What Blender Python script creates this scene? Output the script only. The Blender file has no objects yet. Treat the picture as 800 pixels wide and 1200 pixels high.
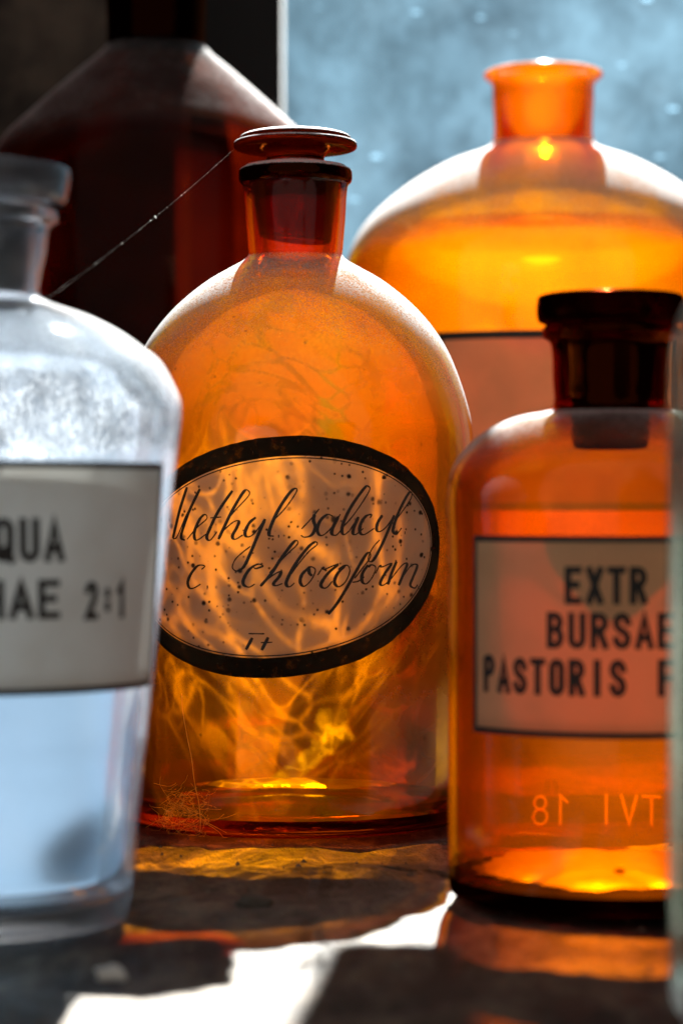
import bpy, bmesh, math, random
from mathutils import Vector, noise

sc = bpy.context.scene
col = sc.collection
rnd = random.Random(7)

# ------------------------------------------------------------------ camera
CAM_H = 0.1045
cd = bpy.data.cameras.new("camera")
cam = bpy.data.objects.new("camera", cd)
col.objects.link(cam)
cam.location = (0, 0, CAM_H)
cam.rotation_euler = (math.radians(90), 0, 0)
cd.sensor_fit = 'VERTICAL'
cd.sensor_height = 36.0
cd.lens = 85.0
cd.clip_start = 0.02
cd.clip_end = 60
cd.dof.use_dof = True
cd.dof.focus_distance = 0.785
cd.dof.aperture_fstop = 9.5
sc.camera = cam

# ------------------------------------------------------------------ room light, lamp, exposure
world = bpy.data.worlds.new("World")
sc.world = world
world.use_nodes = True
bg = world.node_tree.nodes["Background"]
bg.inputs[0].default_value = (1.0, 0.94, 0.88, 1)
bg.inputs[1].default_value = 0.03

SUN_DIR = Vector((0.0997, 1.0, 0.86)).normalized()
ld = bpy.data.lights.new("low_sunlight", 'SPOT')
lamp = bpy.data.objects.new("low_sunlight", ld)
col.objects.link(lamp)
AIM = Vector((0.03, 0.75, 0.1))
lamp.location = AIM + SUN_DIR * 5.0
lamp.rotation_euler = SUN_DIR.to_track_quat('Z', 'Y').to_euler()
ld.energy = 17500
ld.color = (1.0, 0.955, 0.88)
ld.shadow_soft_size = 0.014
ld.spot_size = math.radians(26)
ld.spot_blend = 0.15

# daylight bounced back from the room behind the photographer
rd = bpy.data.lights.new("room_bounce", 'AREA')
room = bpy.data.objects.new("room_bounce", rd)
col.objects.link(room)
room.location = (-0.3, -2.2, 0.9)
room.rotation_euler = (math.radians(78), 0, 0)
rd.shape = 'ELLIPSE'; rd.size = 8.0; rd.size_y = 5.0
rd.energy = 40
rd.color = (1.0, 0.94, 0.88)

sc.view_settings.view_transform = 'Standard'
sc.view_settings.look = 'None'
sc.view_settings.exposure = 0.0
sc.view_settings.gamma = 1.0
sc.view_settings.use_curve_mapping = False

sc.render.engine = 'CYCLES'
cy = sc.cycles
cy.max_bounces = 28
cy.transmission_bounces = 24
cy.glossy_bounces = 8
cy.diffuse_bounces = 4
cy.transparent_max_bounces = 80
cy.caustics_reflective = False
cy.caustics_refractive = True
cy.blur_glossy = 0.3
cy.sample_clamp_indirect = 4.0
cy.use_adaptive_sampling = False
cy.use_denoising = True
try:
    cy.denoiser = 'OPENIMAGEDENOISE'
except Exception:
    pass

# ------------------------------------------------------------------ node helpers
class N:
    """Small wrapper for building one material's node tree."""
    def __init__(self, name):
        self.m = bpy.data.materials.new(name)
        self.m.use_nodes = True
        self.t = self.m.node_tree
        self.t.nodes.clear()
        self.out = self.t.nodes.new('ShaderNodeOutputMaterial')
    def new(self, kind, ins=None, **props):
        n = self.t.nodes.new(kind)
        for k, v in props.items():
            setattr(n, k, v)
        for k, v in (ins or {}).items():
            self.put(n.inputs[k], v)
        return n
    def put(self, sock, v):
        if isinstance(v, bpy.types.NodeSocket):
            self.t.links.new(v, sock)
        elif isinstance(v, (tuple, list)) and len(v) == 3 and sock.type == 'RGBA':
            sock.default_value = (*v, 1)
        else:
            sock.default_value = v
    def math(self, op, a, b=0.0, clamp=False):
        n = self.new('ShaderNodeMath', operation=op, use_clamp=clamp)
        self.put(n.inputs[0], a); self.put(n.inputs[1], b)
        return n.outputs[0]
    def mixc(self, f, a, b, mode='MIX'):
        n = self.new('ShaderNodeMix', data_type='RGBA', blend_type=mode)
        self.put(n.inputs[0], f); self.put(n.inputs[6], a); self.put(n.inputs[7], b)
        return n.outputs[2]
    def mixs(self, f, a, b):
        n = self.new('ShaderNodeMixShader')
        self.put(n.inputs[0], f); self.put(n.inputs[1], a); self.put(n.inputs[2], b)
        return n.outputs[0]
    def ramp(self, x, lo, hi, a=0.0, b=1.0):
        n = self.new('ShaderNodeMapRange', clamp=True, interpolation_type='SMOOTHSTEP')
        for i, v in enumerate((x, lo, hi, a, b)):
            self.put(n.inputs[i], v)
        return n.outputs[0]
    def coord(self, scale=(1, 1, 1)):
        c = self.new('ShaderNodeTexCoord').outputs['Object']
        if scale == (1, 1, 1):
            return c
        m = self.new('ShaderNodeMapping')
        self.put(m.inputs[0], c); m.inputs[3].default_value = scale
        return m.outputs[0]
    def noise(self, vec, scale, detail=3, rough=0.55, dist=0.0):
        n = self.new('ShaderNodeTexNoise')
        for k, v in (('Vector', vec), ('Scale', scale), ('Detail', detail), ('Roughness', rough), ('Distortion', dist)):
            self.put(n.inputs[k], v)
        return n.outputs[0]
    def voro(self, vec, scale, feature='F1', rand=1.0):
        n = self.new('ShaderNodeTexVoronoi', feature=feature)
        self.put(n.inputs['Vector'], vec); self.put(n.inputs['Scale'], scale); self.put(n.inputs['Randomness'], rand)
        return n
    def done(self, surf):
        self.t.links.new(surf, self.out.inputs[0])
        return self.m


def cos_view(n):
    g = n.new('ShaderNodeNewGeometry')
    d = n.new('ShaderNodeVectorMath', operation='DOT_PRODUCT')
    n.put(d.inputs[0], g.outputs['Normal']); n.put(d.inputs[1], g.outputs['Incoming'])
    return n.math('MAXIMUM', n.math('ABSOLUTE', d.outputs['Value']), 0.06), g


def dust_cover(n, amount, vec, grain=1400, up_lo=0.12, up_hi=0.7):
    """Share of the surface hidden by settled dust: upward faces, grainy, denser at a grazing view."""
    c, g = cos_view(n)
    sep = n.new('ShaderNodeSeparateXYZ'); n.put(sep.inputs[0], g.outputs['Normal'])
    side = n.math('SUBTRACT', 1.0, n.math('MULTIPLY', g.outputs['Backfacing'], 2.0))
    up = n.ramp(n.math('MULTIPLY', sep.outputs[2], side), up_lo, up_hi)
    patch = n.ramp(n.noise(vec, 55, 4), 0.3, 0.7, 0.55, 1.25)
    gr = n.ramp(n.noise(vec, grain, 2, 0.7), 0.36, 0.66, 0.25, 1.5)
    a = n.math('MULTIPLY', n.math('MULTIPLY', up, patch), n.math('MULTIPLY', gr, amount))
    return n.math('MINIMUM', n.math('DIVIDE', a, n.math('POWER', c, 1.7)), 0.96)


def wall_inner(name, tint):
    n = N(name)
    c, g = cos_view(n)
    k = n.math('POWER', n.math('DIVIDE', 1.0, c), 0.55)
    gm = n.new('ShaderNodeGamma'); n.put(gm.inputs[0], tint); n.put(gm.inputs[1], k)
    tr = n.new('ShaderNodeBsdfTransparent', {'Color': gm.outputs[0]})
    gl = n.new('ShaderNodeBsdfGlossy', {'Color': (1, 1, 1), 'Roughness': 0.08})
    fr = n.new('ShaderNodeFresnel', {'IOR': 1.2})
    return n.done(n.mixs(n.math('MULTIPLY', fr.outputs[0], 0.6), tr.outputs[0], gl.outputs[0]))


def wall_outer(name, tint, haze, haze_col, dust, film=0.0, film_col=(0.2, 0.12, 0.03), caustic_scale=38, film_z=(0.0, 0.12), dust_col=(0.60, 0.59, 0.60), wave=0.25, speck=0.5, band=None, back_col=None, gloss=0.5):
    """Thin blown wall: coloured clear glass of uneven thickness, a hazy film on it, dust on top and grime low down with clear streaks imitating caustics."""
    n = N(name)
    vec = n.coord()
    c, g = cos_view(n)
    # uneven thickness of old glass changes how deep the colour is
    warp = n.new('ShaderNodeVectorMath', operation='MULTIPLY_ADD')
    nz = n.new('ShaderNodeTexNoise', {'Vector': vec, 'Scale': 15.0, 'Detail': 1.6})
    n.put(warp.inputs[0], nz.outputs['Color']); warp.inputs[1].default_value = (0.10, 0.10, 0.10); n.put(warp.inputs[2], vec)
    thick = n.math('ADD', 1.0, n.math('MULTIPLY', n.math('SUBTRACT', n.noise(vec, 26, 2), 0.5), wave * 4))
    k = n.math('MULTIPLY', n.math('POWER', n.math('DIVIDE', 1.0, c), 0.55), thick)
    gm = n.new('ShaderNodeGamma'); n.put(gm.inputs[0], tint); n.put(gm.inputs[1], k)
    # grime film; its thin clear runs are shaped to imitate caustic veins
    v1 = n.voro(warp.outputs[0], caustic_scale, 'SMOOTH_F1')
    e1 = n.voro(warp.outputs[0], caustic_scale, 'DISTANCE_TO_EDGE').outputs['Distance']
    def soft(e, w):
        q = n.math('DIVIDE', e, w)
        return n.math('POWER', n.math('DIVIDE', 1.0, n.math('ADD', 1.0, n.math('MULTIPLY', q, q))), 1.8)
    e2 = n.voro(warp.outputs[0], caustic_scale * 1.9, 'DISTANCE_TO_EDGE').outputs['Distance']
    r1 = n.math('ABSOLUTE', n.math('SUBTRACT', n.noise(warp.outputs[0], caustic_scale * 0.9, 1, 0.5, 0.8), 0.5))
    r2 = n.math('ABSOLUTE', n.math('SUBTRACT', n.noise(n.coord((1.2, 0.9, 0.55)), caustic_scale * 1.7, 1, 0.5, 0.5), 0.5))
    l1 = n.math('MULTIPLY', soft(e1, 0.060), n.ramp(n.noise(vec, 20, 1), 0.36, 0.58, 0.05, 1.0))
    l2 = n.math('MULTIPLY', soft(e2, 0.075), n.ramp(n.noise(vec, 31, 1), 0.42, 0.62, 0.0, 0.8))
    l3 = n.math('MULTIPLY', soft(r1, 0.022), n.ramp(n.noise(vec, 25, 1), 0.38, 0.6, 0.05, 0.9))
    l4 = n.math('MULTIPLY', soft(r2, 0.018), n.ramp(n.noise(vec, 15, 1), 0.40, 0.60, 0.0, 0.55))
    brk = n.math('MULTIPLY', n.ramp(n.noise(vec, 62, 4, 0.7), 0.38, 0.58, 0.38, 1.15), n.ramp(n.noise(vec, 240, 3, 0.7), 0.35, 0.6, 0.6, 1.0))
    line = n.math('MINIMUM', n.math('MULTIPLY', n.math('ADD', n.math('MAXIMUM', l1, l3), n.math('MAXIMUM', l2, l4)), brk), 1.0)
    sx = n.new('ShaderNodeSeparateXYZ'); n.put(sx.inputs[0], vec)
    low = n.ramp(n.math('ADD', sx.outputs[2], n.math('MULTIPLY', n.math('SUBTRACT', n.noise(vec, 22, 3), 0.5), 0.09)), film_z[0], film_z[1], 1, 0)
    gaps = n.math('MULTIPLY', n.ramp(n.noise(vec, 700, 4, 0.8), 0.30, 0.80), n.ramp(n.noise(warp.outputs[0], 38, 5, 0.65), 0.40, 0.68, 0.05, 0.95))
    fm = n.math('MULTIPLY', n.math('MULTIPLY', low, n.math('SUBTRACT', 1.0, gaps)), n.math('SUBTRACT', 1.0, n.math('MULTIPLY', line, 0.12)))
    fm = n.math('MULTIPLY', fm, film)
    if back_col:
        # added window-side film: darkens the low body, its clear lines imitate caustics
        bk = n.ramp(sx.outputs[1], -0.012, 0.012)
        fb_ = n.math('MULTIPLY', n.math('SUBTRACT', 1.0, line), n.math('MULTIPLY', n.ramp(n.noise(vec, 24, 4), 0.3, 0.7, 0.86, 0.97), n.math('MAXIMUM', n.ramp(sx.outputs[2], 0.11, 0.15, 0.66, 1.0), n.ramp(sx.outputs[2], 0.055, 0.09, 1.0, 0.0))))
        fm = n.math('MULTIPLY', fm, n.ramp(sx.outputs[2], 0.018, 0.055, 0.0, 1.0))  # front film left off at the foot to let amber light through
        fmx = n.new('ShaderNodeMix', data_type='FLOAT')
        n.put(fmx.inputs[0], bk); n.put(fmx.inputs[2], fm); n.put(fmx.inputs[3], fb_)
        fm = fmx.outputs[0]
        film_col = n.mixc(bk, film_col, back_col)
    tr = n.new('ShaderNodeBsdfTransparent', {'Color': gm.outputs[0]})
    gl = n.new('ShaderNodeBsdfGlossy', {'Color': (1, 1, 1), 'Roughness': 0.10})
    fr = n.new('ShaderNodeFresnel', {'IOR': 1.45})
    glass = n.mixs(n.math('MULTIPLY', fr.outputs[0], gloss), tr.outputs[0], gl.outputs[0])
    # haze: scattered light inside the weathered surface
    tl = n.new('ShaderNodeBsdfTranslucent', {'Color': n.mixc(n.noise(vec, 34, 4), haze_col, tuple(x * 0.75 for x in haze_col))})
    hz = n.math('MULTIPLY', haze, n.ramp(n.noise(vec, 20, 5, 0.6), 0.3, 0.7, 0.6, 1.3))
    s = n.mixs(hz, glass, tl.outputs[0])
    if band:
        bz = n.math('ADD', sx.outputs[2], n.math('MULTIPLY', n.math('SUBTRACT', n.noise(vec, 30, 3), 0.5), 0.012))
        bm_ = n.math('MULTIPLY', n.ramp(bz, band[0], band[0] + 0.004), n.ramp(bz, band[1] - 0.012, band[1], 1, 0))
        dr = n.noise(n.coord((1, 1, 0.6)), 720, 4, 0.75)
        cb = n.mixc(n.ramp(dr, 0.42, 0.60), (0.10, 0.11, 0.13), (0.95, 0.97, 1.0))
        bt = n.new('ShaderNodeBsdfTranslucent', {'Color': cb}); bd = n.new('ShaderNodeBsdfDiffuse', {'Color': cb})
        s = n.mixs(n.math('MULTIPLY', bm_, n.ramp(n.noise(n.coord((1, 1, 0.6)), 160, 3), 0.35, 0.6, 0.2, 0.6)), s, n.mixs(0.72, bt.outputs[0], bd.outputs[0]))
    # grime, with the imitated caustic lines left clear
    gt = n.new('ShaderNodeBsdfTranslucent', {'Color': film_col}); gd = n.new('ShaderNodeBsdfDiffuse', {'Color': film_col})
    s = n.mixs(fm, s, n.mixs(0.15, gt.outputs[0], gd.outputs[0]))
    # small specks stuck on the glass
    sp = n.voro(vec, 210)
    dot = n.math('MULTIPLY', n.ramp(sp.outputs['Distance'], 0.06, 0.15, 1, 0), n.math('GREATER_THAN', n.new('ShaderNodeSeparateColor', {'Color': sp.outputs['Color']}).outputs[0], 0.72))
    sd = n.new('ShaderNodeBsdfDiffuse', {'Color': (0.06, 0.035, 0.015)})
    s = n.mixs(n.math('MULTIPLY', dot, speck), s, sd.outputs[0])
    # dust
    dd = n.new('ShaderNodeBsdfDiffuse', {'Color': dust_col}); dt = n.new('ShaderNodeBsdfTranslucent', {'Color': dust_col})
    s = n.mixs(dust_cover(n, dust, vec), s, n.mixs(0.22, dd.outputs[0], dt.outputs[0]))
    return n.done(s)


def solid_glass(name, tint, rough=0.02, ior=1.5, dust=0.0, haze=None):
    n = N(name)
    vec = n.coord()
    b = n.new('ShaderNodeBump', {'Strength': 0.12, 'Distance': 0.001, 'Height': n.noise(vec, 160, 2)})
    gl = n.new('ShaderNodeBsdfGlass', {'Color': tint, 'Roughness': rough, 'IOR': ior, 'Normal': b.outputs[0]})
    s = gl.outputs[0]
    if haze:
        th = n.new('ShaderNodeBsdfTranslucent', {'Color': haze})
        s = n.mixs(n.ramp(n.noise(vec, 120, 3), 0.35, 0.65, 0.02, 0.13), s, th.outputs[0])
    if dust:
        dd = n.new('ShaderNodeBsdfDiffuse', {'Color': (0.78, 0.77, 0.78)})
        s = n.mixs(dust_cover(n, dust, vec, up_lo=0.3, up_hi=0.9), s, dd.outputs[0])
    return n.done(s)


def paper(name, colr, trans=0.5, spots=0.0, stain=(0.3, 0.2, 0.1), tcol=None, film=0.0):
    n = N(name)
    vec = n.coord()
    c = n.mixc(n.ramp(n.noise(vec, 40, 4), 0.35, 0.75, 0, 0.45), colr, tuple(a * 0.55 + b * 0.45 for a, b in zip(colr, stain)))
    if spots:
        m = None
        for sc_, lim, r in ((420, 0.40, 0.17), (260, 0.62, 0.19), (140, 0.82, 0.15), (60, 0.86, 0.10)):
            v = n.voro(vec, sc_)
            r_ = n.new('ShaderNodeSeparateColor', {'Color': v.outputs['Color']})
            d = n.math('MULTIPLY', n.ramp(n.math('ADD', v.outputs['Distance'], n.math('MULTIPLY', n.noise(vec, sc_ * 5, 2), 0.12)), r * 0.9, r * 1.6 + 0.04, 1, 0), n.math('GREATER_THAN', r_.outputs[0], lim))
            m = d if m is None else n.math('MAXIMUM', m, d)
        m = n.math('MULTIPLY', m, n.ramp(n.noise(vec, 48, 3), 0.36, 0.56, 0.15, 1.0))
        c = n.mixc(n.math('MULTIPLY', m, spots), c, (0.012, 0.007, 0.004))
    df = n.new('ShaderNodeBsdfDiffuse', {'Color': c})
    tl = n.new('ShaderNodeBsdfTranslucent', {'Color': c if tcol is None else n.mixc(1.0, c, tcol, 'MULTIPLY')})
    s = n.mixs(trans, df.outputs[0], tl.outputs[0])
    if film:
        tr = n.new('ShaderNodeBsdfTransparent', {'Color': (0.9, 0.85, 0.75)})
        s = n.mixs(n.math('MULTIPLY', n.ramp(n.noise(vec, 300, 3, 0.7), 0.45, 0.7), film), s, tr.outputs[0])
    return n.done(s)


def flat(name, colr, rough=0.8, var=0.3, scale=60):
    n = N(name)
    vec = n.coord()
    c = n.mixc(n.noise(vec, scale, 5), tuple(x * (1 - var) for x in colr), tuple(x * (1 + var) for x in colr))
    p = n.new('ShaderNodeBsdfPrincipled', {'Base Color': c, 'Roughness': rough})
    return n.done(p.outputs[0])

# ------------------------------------------------------------------ mesh helpers
def link(name, me, mats, parent=None, loc=(0, 0, 0)):
    o = bpy.data.objects.new(name, me)
    col.objects.link(o)
    for m in (mats if isinstance(mats, (list, tuple)) else [mats]):
        if m is not None:
            me.materials.append(m)
    o.location = loc
    if parent:
        o.parent = parent
    return o


def mesh(name, vs, fs, mats, parent=None, smooth=True, midx=None, loc=(0, 0, 0)):
    me = bpy.data.meshes.new(name)
    me.from_pydata([tuple(v) for v in vs], [], fs)
    if smooth:
        me.polygons.foreach_set('use_smooth', [True] * len(me.polygons))
    if midx:
        me.polygons.foreach_set('material_index', midx)
    me.update()
    return link(name, me, mats, parent, loc)


def thing(name, label, cat, loc, group=None):
    o = bpy.data.objects.new(name, None)
    o.empty_display_size = 0.02
    col.objects.link(o)
    o.location = loc
    o['label'] = label; o['category'] = cat
    if group:
        o['group'] = group
    return o


def tag(o, label, cat, group=None, kind=None):
    o['label'] = label; o['category'] = cat
    if group: o['group'] = group
    if kind: o['kind'] = kind
    return o


def crom(pts, sub=6):
    """Centripetal Catmull-Rom through 2-D points."""
    P = [Vector(p) for p in pts]
    P = [P[0] * 2 - P[1]] + P + [P[-1] * 2 - P[-2]]
    out = []
    for i in range(1, len(P) - 2):
        p0, p1, p2, p3 = P[i - 1:i + 3]
        t0 = 0.0
        t1 = t0 + max((p1 - p0).length, 1e-7) ** 0.5
        t2 = t1 + max((p2 - p1).length, 1e-7) ** 0.5
        t3 = t2 + max((p3 - p2).length, 1e-7) ** 0.5
        for j in range(sub):
            t = t1 + (t2 - t1) * j / sub
            a1 = p0 * ((t1 - t) / (t1 - t0)) + p1 * ((t - t0) / (t1 - t0))
            a2 = p1 * ((t2 - t) / (t2 - t1)) + p2 * ((t - t1) / (t2 - t1))
            a3 = p2 * ((t3 - t) / (t3 - t2)) + p3 * ((t - t2) / (t3 - t2))
            b1 = a1 * ((t2 - t) / (t2 - t0)) + a2 * ((t - t0) / (t2 - t0))
            b2 = a2 * ((t3 - t) / (t3 - t1)) + a3 * ((t - t1) / (t3 - t1))
            out.append(b1 * ((t2 - t) / (t2 - t1)) + b2 * ((t - t1) / (t2 - t1)))
    out.append(P[-2])
    return [(max(p[0], 0.0), p[1]) for p in out]


def lathe(name, prof, mats, parent=None, seg=112, pick=None, wob=0.0):
    """Spin a profile (r, z). First and last points on the axis close the ends. pick(i, r, z) gives the material index of a ring."""
    vs, fs, mi, rings = [], [], [], []
    for r, z in prof:
        if r < 1e-6:
            rings.append([len(vs)]); vs.append((0, 0, z))
        else:
            ring = []
            for s in range(seg):
                a = 2 * math.pi * s / seg
                w = 1 + wob * noise.noise(Vector((math.cos(a) * 1.3, math.sin(a) * 1.3, z * 22)))
                ring.append(len(vs)); vs.append((r * w * math.cos(a), r * w * math.sin(a), z))
            rings.append(ring)
    for i in range(len(rings) - 1):
        a, b = rings[i], rings[i + 1]
        m = pick(i, (prof[i][0] + prof[i + 1][0]) / 2, (prof[i][1] + prof[i + 1][1]) / 2) if pick else 0
        if len(a) == 1 and len(b) == 1:
            continue
        for s in range(seg):
            t = (s + 1) % seg
            if len(a) == 1:
                fs.append((a[0], b[t], b[s]))
            elif len(b) == 1:
                fs.append((a[s], a[t], b[0]))
            else:
                fs.append((a[s], a[t], b[t], b[s]))
            mi.append(m)
    return mesh(name, vs, fs, mats, parent, midx=mi)


def wrap(u, v, off, R):
    """Point of a label sheet on a bottle: u metres round from the front, v metres up, off metres out."""
    r = R(v) if callable(R) else R
    th = u / r
    return Vector(((r + off) * math.sin(th), -(r + off) * math.cos(th), v))


def sheet_rect(name, u0, u1, v0, v1, R, off, mats, parent, nu=40, nv=10, thick=0.00015, jag=0.0):
    vs, fs = [], []
    for k in (1, 0):
        for j in range(nv + 1):
            for i in range(nu + 1):
                u = u0 + (u1 - u0) * i / nu; v = v0 + (v1 - v0) * j / nv
                vs.append(wrap(u, v, off - thick * (1 - k), R))
    w = nu + 1; b = w * (nv + 1)
    for j in range(nv):
        for i in range(nu):
            q = (j * w + i, j * w + i + 1, (j + 1) * w + i + 1, (j + 1) * w + i)
            fs.append(q); fs.append(tuple(b + x for x in reversed(q)))
    edge = [i for i in range(w)] + [j * w + nu for j in range(1, nv + 1)] + [nv * w + i for i in range(nu - 1, -1, -1)] + [j * w for j in range(nv - 1, 0, -1)]
    for a, c in zip(edge, edge[1:] + edge[:1]):
        fs.append((a, a + b, c + b, c))
    return mesh(name, vs, fs, mats, parent)


def frame_rect(name, u0, u1, v0, v1, t, R, off, mat, parent, nu=40, nv=10):
    vs, fs = [], []
    def strip(a0, a1, b0, b1, n_u, n_v):
        s = len(vs)
        for j in range(n_v + 1):
            for i in range(n_u + 1):
                vs.append(wrap(a0 + (a1 - a0) * i / n_u, b0 + (b1 - b0) * j / n_v, off, R))
        for j in range(n_v):
            for i in range(n_u):
                a = s + j * (n_u + 1) + i
                fs.append((a, a + 1, a + n_u + 2, a + n_u + 1))
    strip(u0, u1, v0, v0 + t, nu, 1); strip(u0, u1, v1 - t, v1, nu, 1)
    strip(u0, u0 + t, v0 + t, v1 - t, 1, nv); strip(u1 - t, u1, v0 + t, v1 - t, 1, nv)
    return mesh(name, vs, fs, mat, parent)


def arc(cx, cy, rx, ry, a0, a1, k=7):
    return [(cx + rx * math.cos(math.radians(a0 + (a1 - a0) * i / k)), cy + ry * math.sin(math.radians(a0 + (a1 - a0) * i / k))) for i in range(k + 1)]

# narrow signwriter's capitals as centre lines in a box 0.42 wide and 1 high
GW = 0.42
r_ = 0.21
GLYPH = {
    'E': [[(GW, 1), (0, 1), (0, 0), (GW, 0)], [(0, 0.52), (0.34, 0.52)]],
    'F': [[(GW, 1), (0, 1), (0, 0)], [(0, 0.50), (0.34, 0.50)]],
    'X': [[(0, 1), (GW, 0)], [(GW, 1), (0, 0)]],
    'T': [[(-0.02, 1), (GW + 0.02, 1)], [(r_, 1), (r_, 0)]],
    'R': [[(0, 0), (0, 1)] + arc(0.21, 0.765, r_, 0.235, 90, -90) + [(0, 0.53)], [(0.2, 0.53), (GW + 0.01, 0)]],
    'P': [[(0, 0), (0, 1)] + arc(0.21, 0.80, r_, 0.255, 90, -90) + [(0, 0.49)]],
    'B': [[(0, 0), (0, 1)] + arc(0.19, 0.77, 0.2, 0.23, 90, -90) + [(0, 0.54)], [(0.05, 0.54)] + arc(0.21, 0.27, r_, 0.27, 90, -90) + [(0, 0)]],
    'U': [[(0, 1)] + arc(r_, 0.21, r_, 0.21, 180, 360, 10) + [(GW, 1)]],
    'S': [arc(r_, 0.77, r_, 0.23, 5, 180, 9) + [(0.02, 0.68), (0.10, 0.57), (0.32, 0.44), (0.40, 0.34)] + arc(r_, 0.23, r_, 0.23, 0, -175, 9)],
    'A': [[(-0.02, 0), (r_, 1), (GW + 0.02, 0)], [(0.06, 0.27), (GW - 0.06, 0.27)]],
    'O': [arc(r_, 0.79, r_, 0.21, 0, 180, 9) + arc(r_, 0.21, r_, 0.21, 180, 360, 9) + [(GW, 0.79)]],
    'Q': [arc(r_, 0.79, r_, 0.21, 0, 180, 9) + arc(r_, 0.21, r_, 0.21, 180, 360, 9) + [(GW, 0.79)], [(0.22, 0.22), (GW + 0.04, -0.04)]],
    'I': [[(r_, 0), (r_, 1)]],
    'H': [[(0, 0), (0, 1)], [(GW, 0), (GW, 1)], [(0, 0.5), (GW, 0.5)]],
    '2': [arc(r_, 0.78, r_, 0.22, 170, -20, 10) + [(0.33, 0.52), (0.0, 0.0), (GW, 0.0)]],
    '1': [[(0.05, 0.78), (0.24, 1), (0.24, 0)]],
    '8': [arc(r_, 0.77, 0.18, 0.23, 0, 360, 16), arc(r_, 0.27, 0.21, 0.27, 0, 360, 16)],
    'V': [[(0, 1), (r_, 0), (GW, 1)]],
    ':': [[(r_, 0.24), (r_, 0.36)], [(r_, 0.66), (r_, 0.78)]],
    ' ': [],
}


def printed(lines, R, off, mat, parent, name='lettering', wt=0.18, th0=0.0):
    """Painted capitals: each line (text, u0, u1, v0, v1) is fitted to its box and bent onto the bottle."""
    vs, fs = [], []
    layer = 0
    for body, u0, u1, v0, v1 in lines:
        h = v1 - v0
        k = len(body)
        w = wt * h
        gw = (u1 - u0) / (k + 0.24 * (k - 1)) - w
        pitch = (u1 - u0 - w - gw) / (k - 1) if k > 1 else 0
        for i, ch in enumerate(body):
            for st in GLYPH[ch]:
                pts = [Vector((u0 + w / 2 + i * pitch + p[0] / GW * gw, v0 + w / 2 + p[1] * (h - w))) for p in st]
                d = []
                for q in pts:      # drop doubled points, split long runs so they follow the curve
                    if not d or (q - d[-1]).length > 1e-6:
                        if d and abs(q.x - d[-1].x) > 0.002:
                            d.append(d[-1].lerp(q, 0.5))
                        d.append(q)
                pts = d
                layer += 1
                o = off + layer * 0.000004
                base = len(vs)
                L = len(pts)
                for j, q in enumerate(pts):
                    a = (q - pts[j - 1]).normalized() if j > 0 else (pts[1] - q).normalized()
                    b = (pts[j + 1] - q).normalized() if j < L - 1 else a
                    t = (a + b)
                    t = t.normalized() if t.length > 1e-3 else a
                    nn = Vector((-t.y, t.x)) * (w / 2) / max(t.dot(a), 0.45)
                    q2 = q
                    if j == 0: q2 = q - a * w * 0.48
                    if j == L - 1: q2 = q + a * w * 0.48
                    for e in (q2 + nn, q2 - nn):
                        r = R(e.y) if callable(R) else R
                        vs.append(wrap(e.x + th0 * r, e.y, o, R))
                for j in range(L - 1):
                    m = base + 2 * j
                    fs.append((m, m + 1, m + 3, m + 2))
    return mesh(name, vs, fs, mat, parent, smooth=True)


def tube(pts, radii, vs, fs, n=5):
    base = len(vs)
    for i, p in enumerate(pts):
        d = (pts[min(i + 1, len(pts) - 1)] - pts[max(i - 1, 0)]).normalized()
        a = d.orthogonal().normalized(); b = d.cross(a)
        for k in range(n):
            t = 2 * math.pi * k / n
            vs.append(p + (a * math.cos(t) + b * math.sin(t)) * radii[i])
    for i in range(len(pts) - 1):
        for k in range(n):
            q = base + i * n
            fs.append((q + k, q + (k + 1) % n, q + n + (k + 1) % n, q + n + k))


def box(name, x0, x1, y0, y1, z0, z1, mat, parent=None, bev=0.0):
    bm = bmesh.new()
    bmesh.ops.create_cube(bm, size=1)
    for v in bm.verts:
        v.co = ((x0 + x1) / 2 + v.co.x * (x1 - x0), (y0 + y1) / 2 + v.co.y * (y1 - y0), (z0 + z1) / 2 + v.co.z * (z1 - z0))
    if bev:
        bmesh.ops.bevel(bm, geom=bm.edges[:], offset=bev, segments=2, affect='EDGES')
    me = bpy.data.meshes.new(name); bm.to_mesh(me); bm.free()
    return link(name, me, mat, parent)

# ------------------------------------------------------------------ setting: sky, wall, window, ledge
n = N('sky_light')
v = n.coord()
a = n.noise(n.coord((1, 1, 0.8)), 3.0, 6, 0.60, 0.4)
b = n.noise(n.coord((1, 1, 0.6)), 11, 4, 0.6)
d_ = n.noise(v, 1.7, 2, 0.5)
c = n.mixc(n.ramp(a, 0.36, 0.64), (0.004, 0.030, 0.055), (0.30, 0.52, 0.66))
c = n.mixc(n.ramp(b, 0.52, 0.75, 0, 0.4), c, (0.55, 0.74, 0.84))
c = n.mixc(n.ramp(d_, 0.42, 0.60, 0, 0.75), c, (0.035, 0.10, 0.14))
em = n.new('ShaderNodeEmission', {'Color': c, 'Strength': 0.75})
sky = mesh('sky', [(-9, 6.5, -3), (9, 6.5, -3), (9, 6.5, 8), (-9, 6.5, 8)], [(0, 1, 2, 3)], n.done(em.outputs[0]), smooth=False)
sky['kind'] = 'structure'

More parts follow.
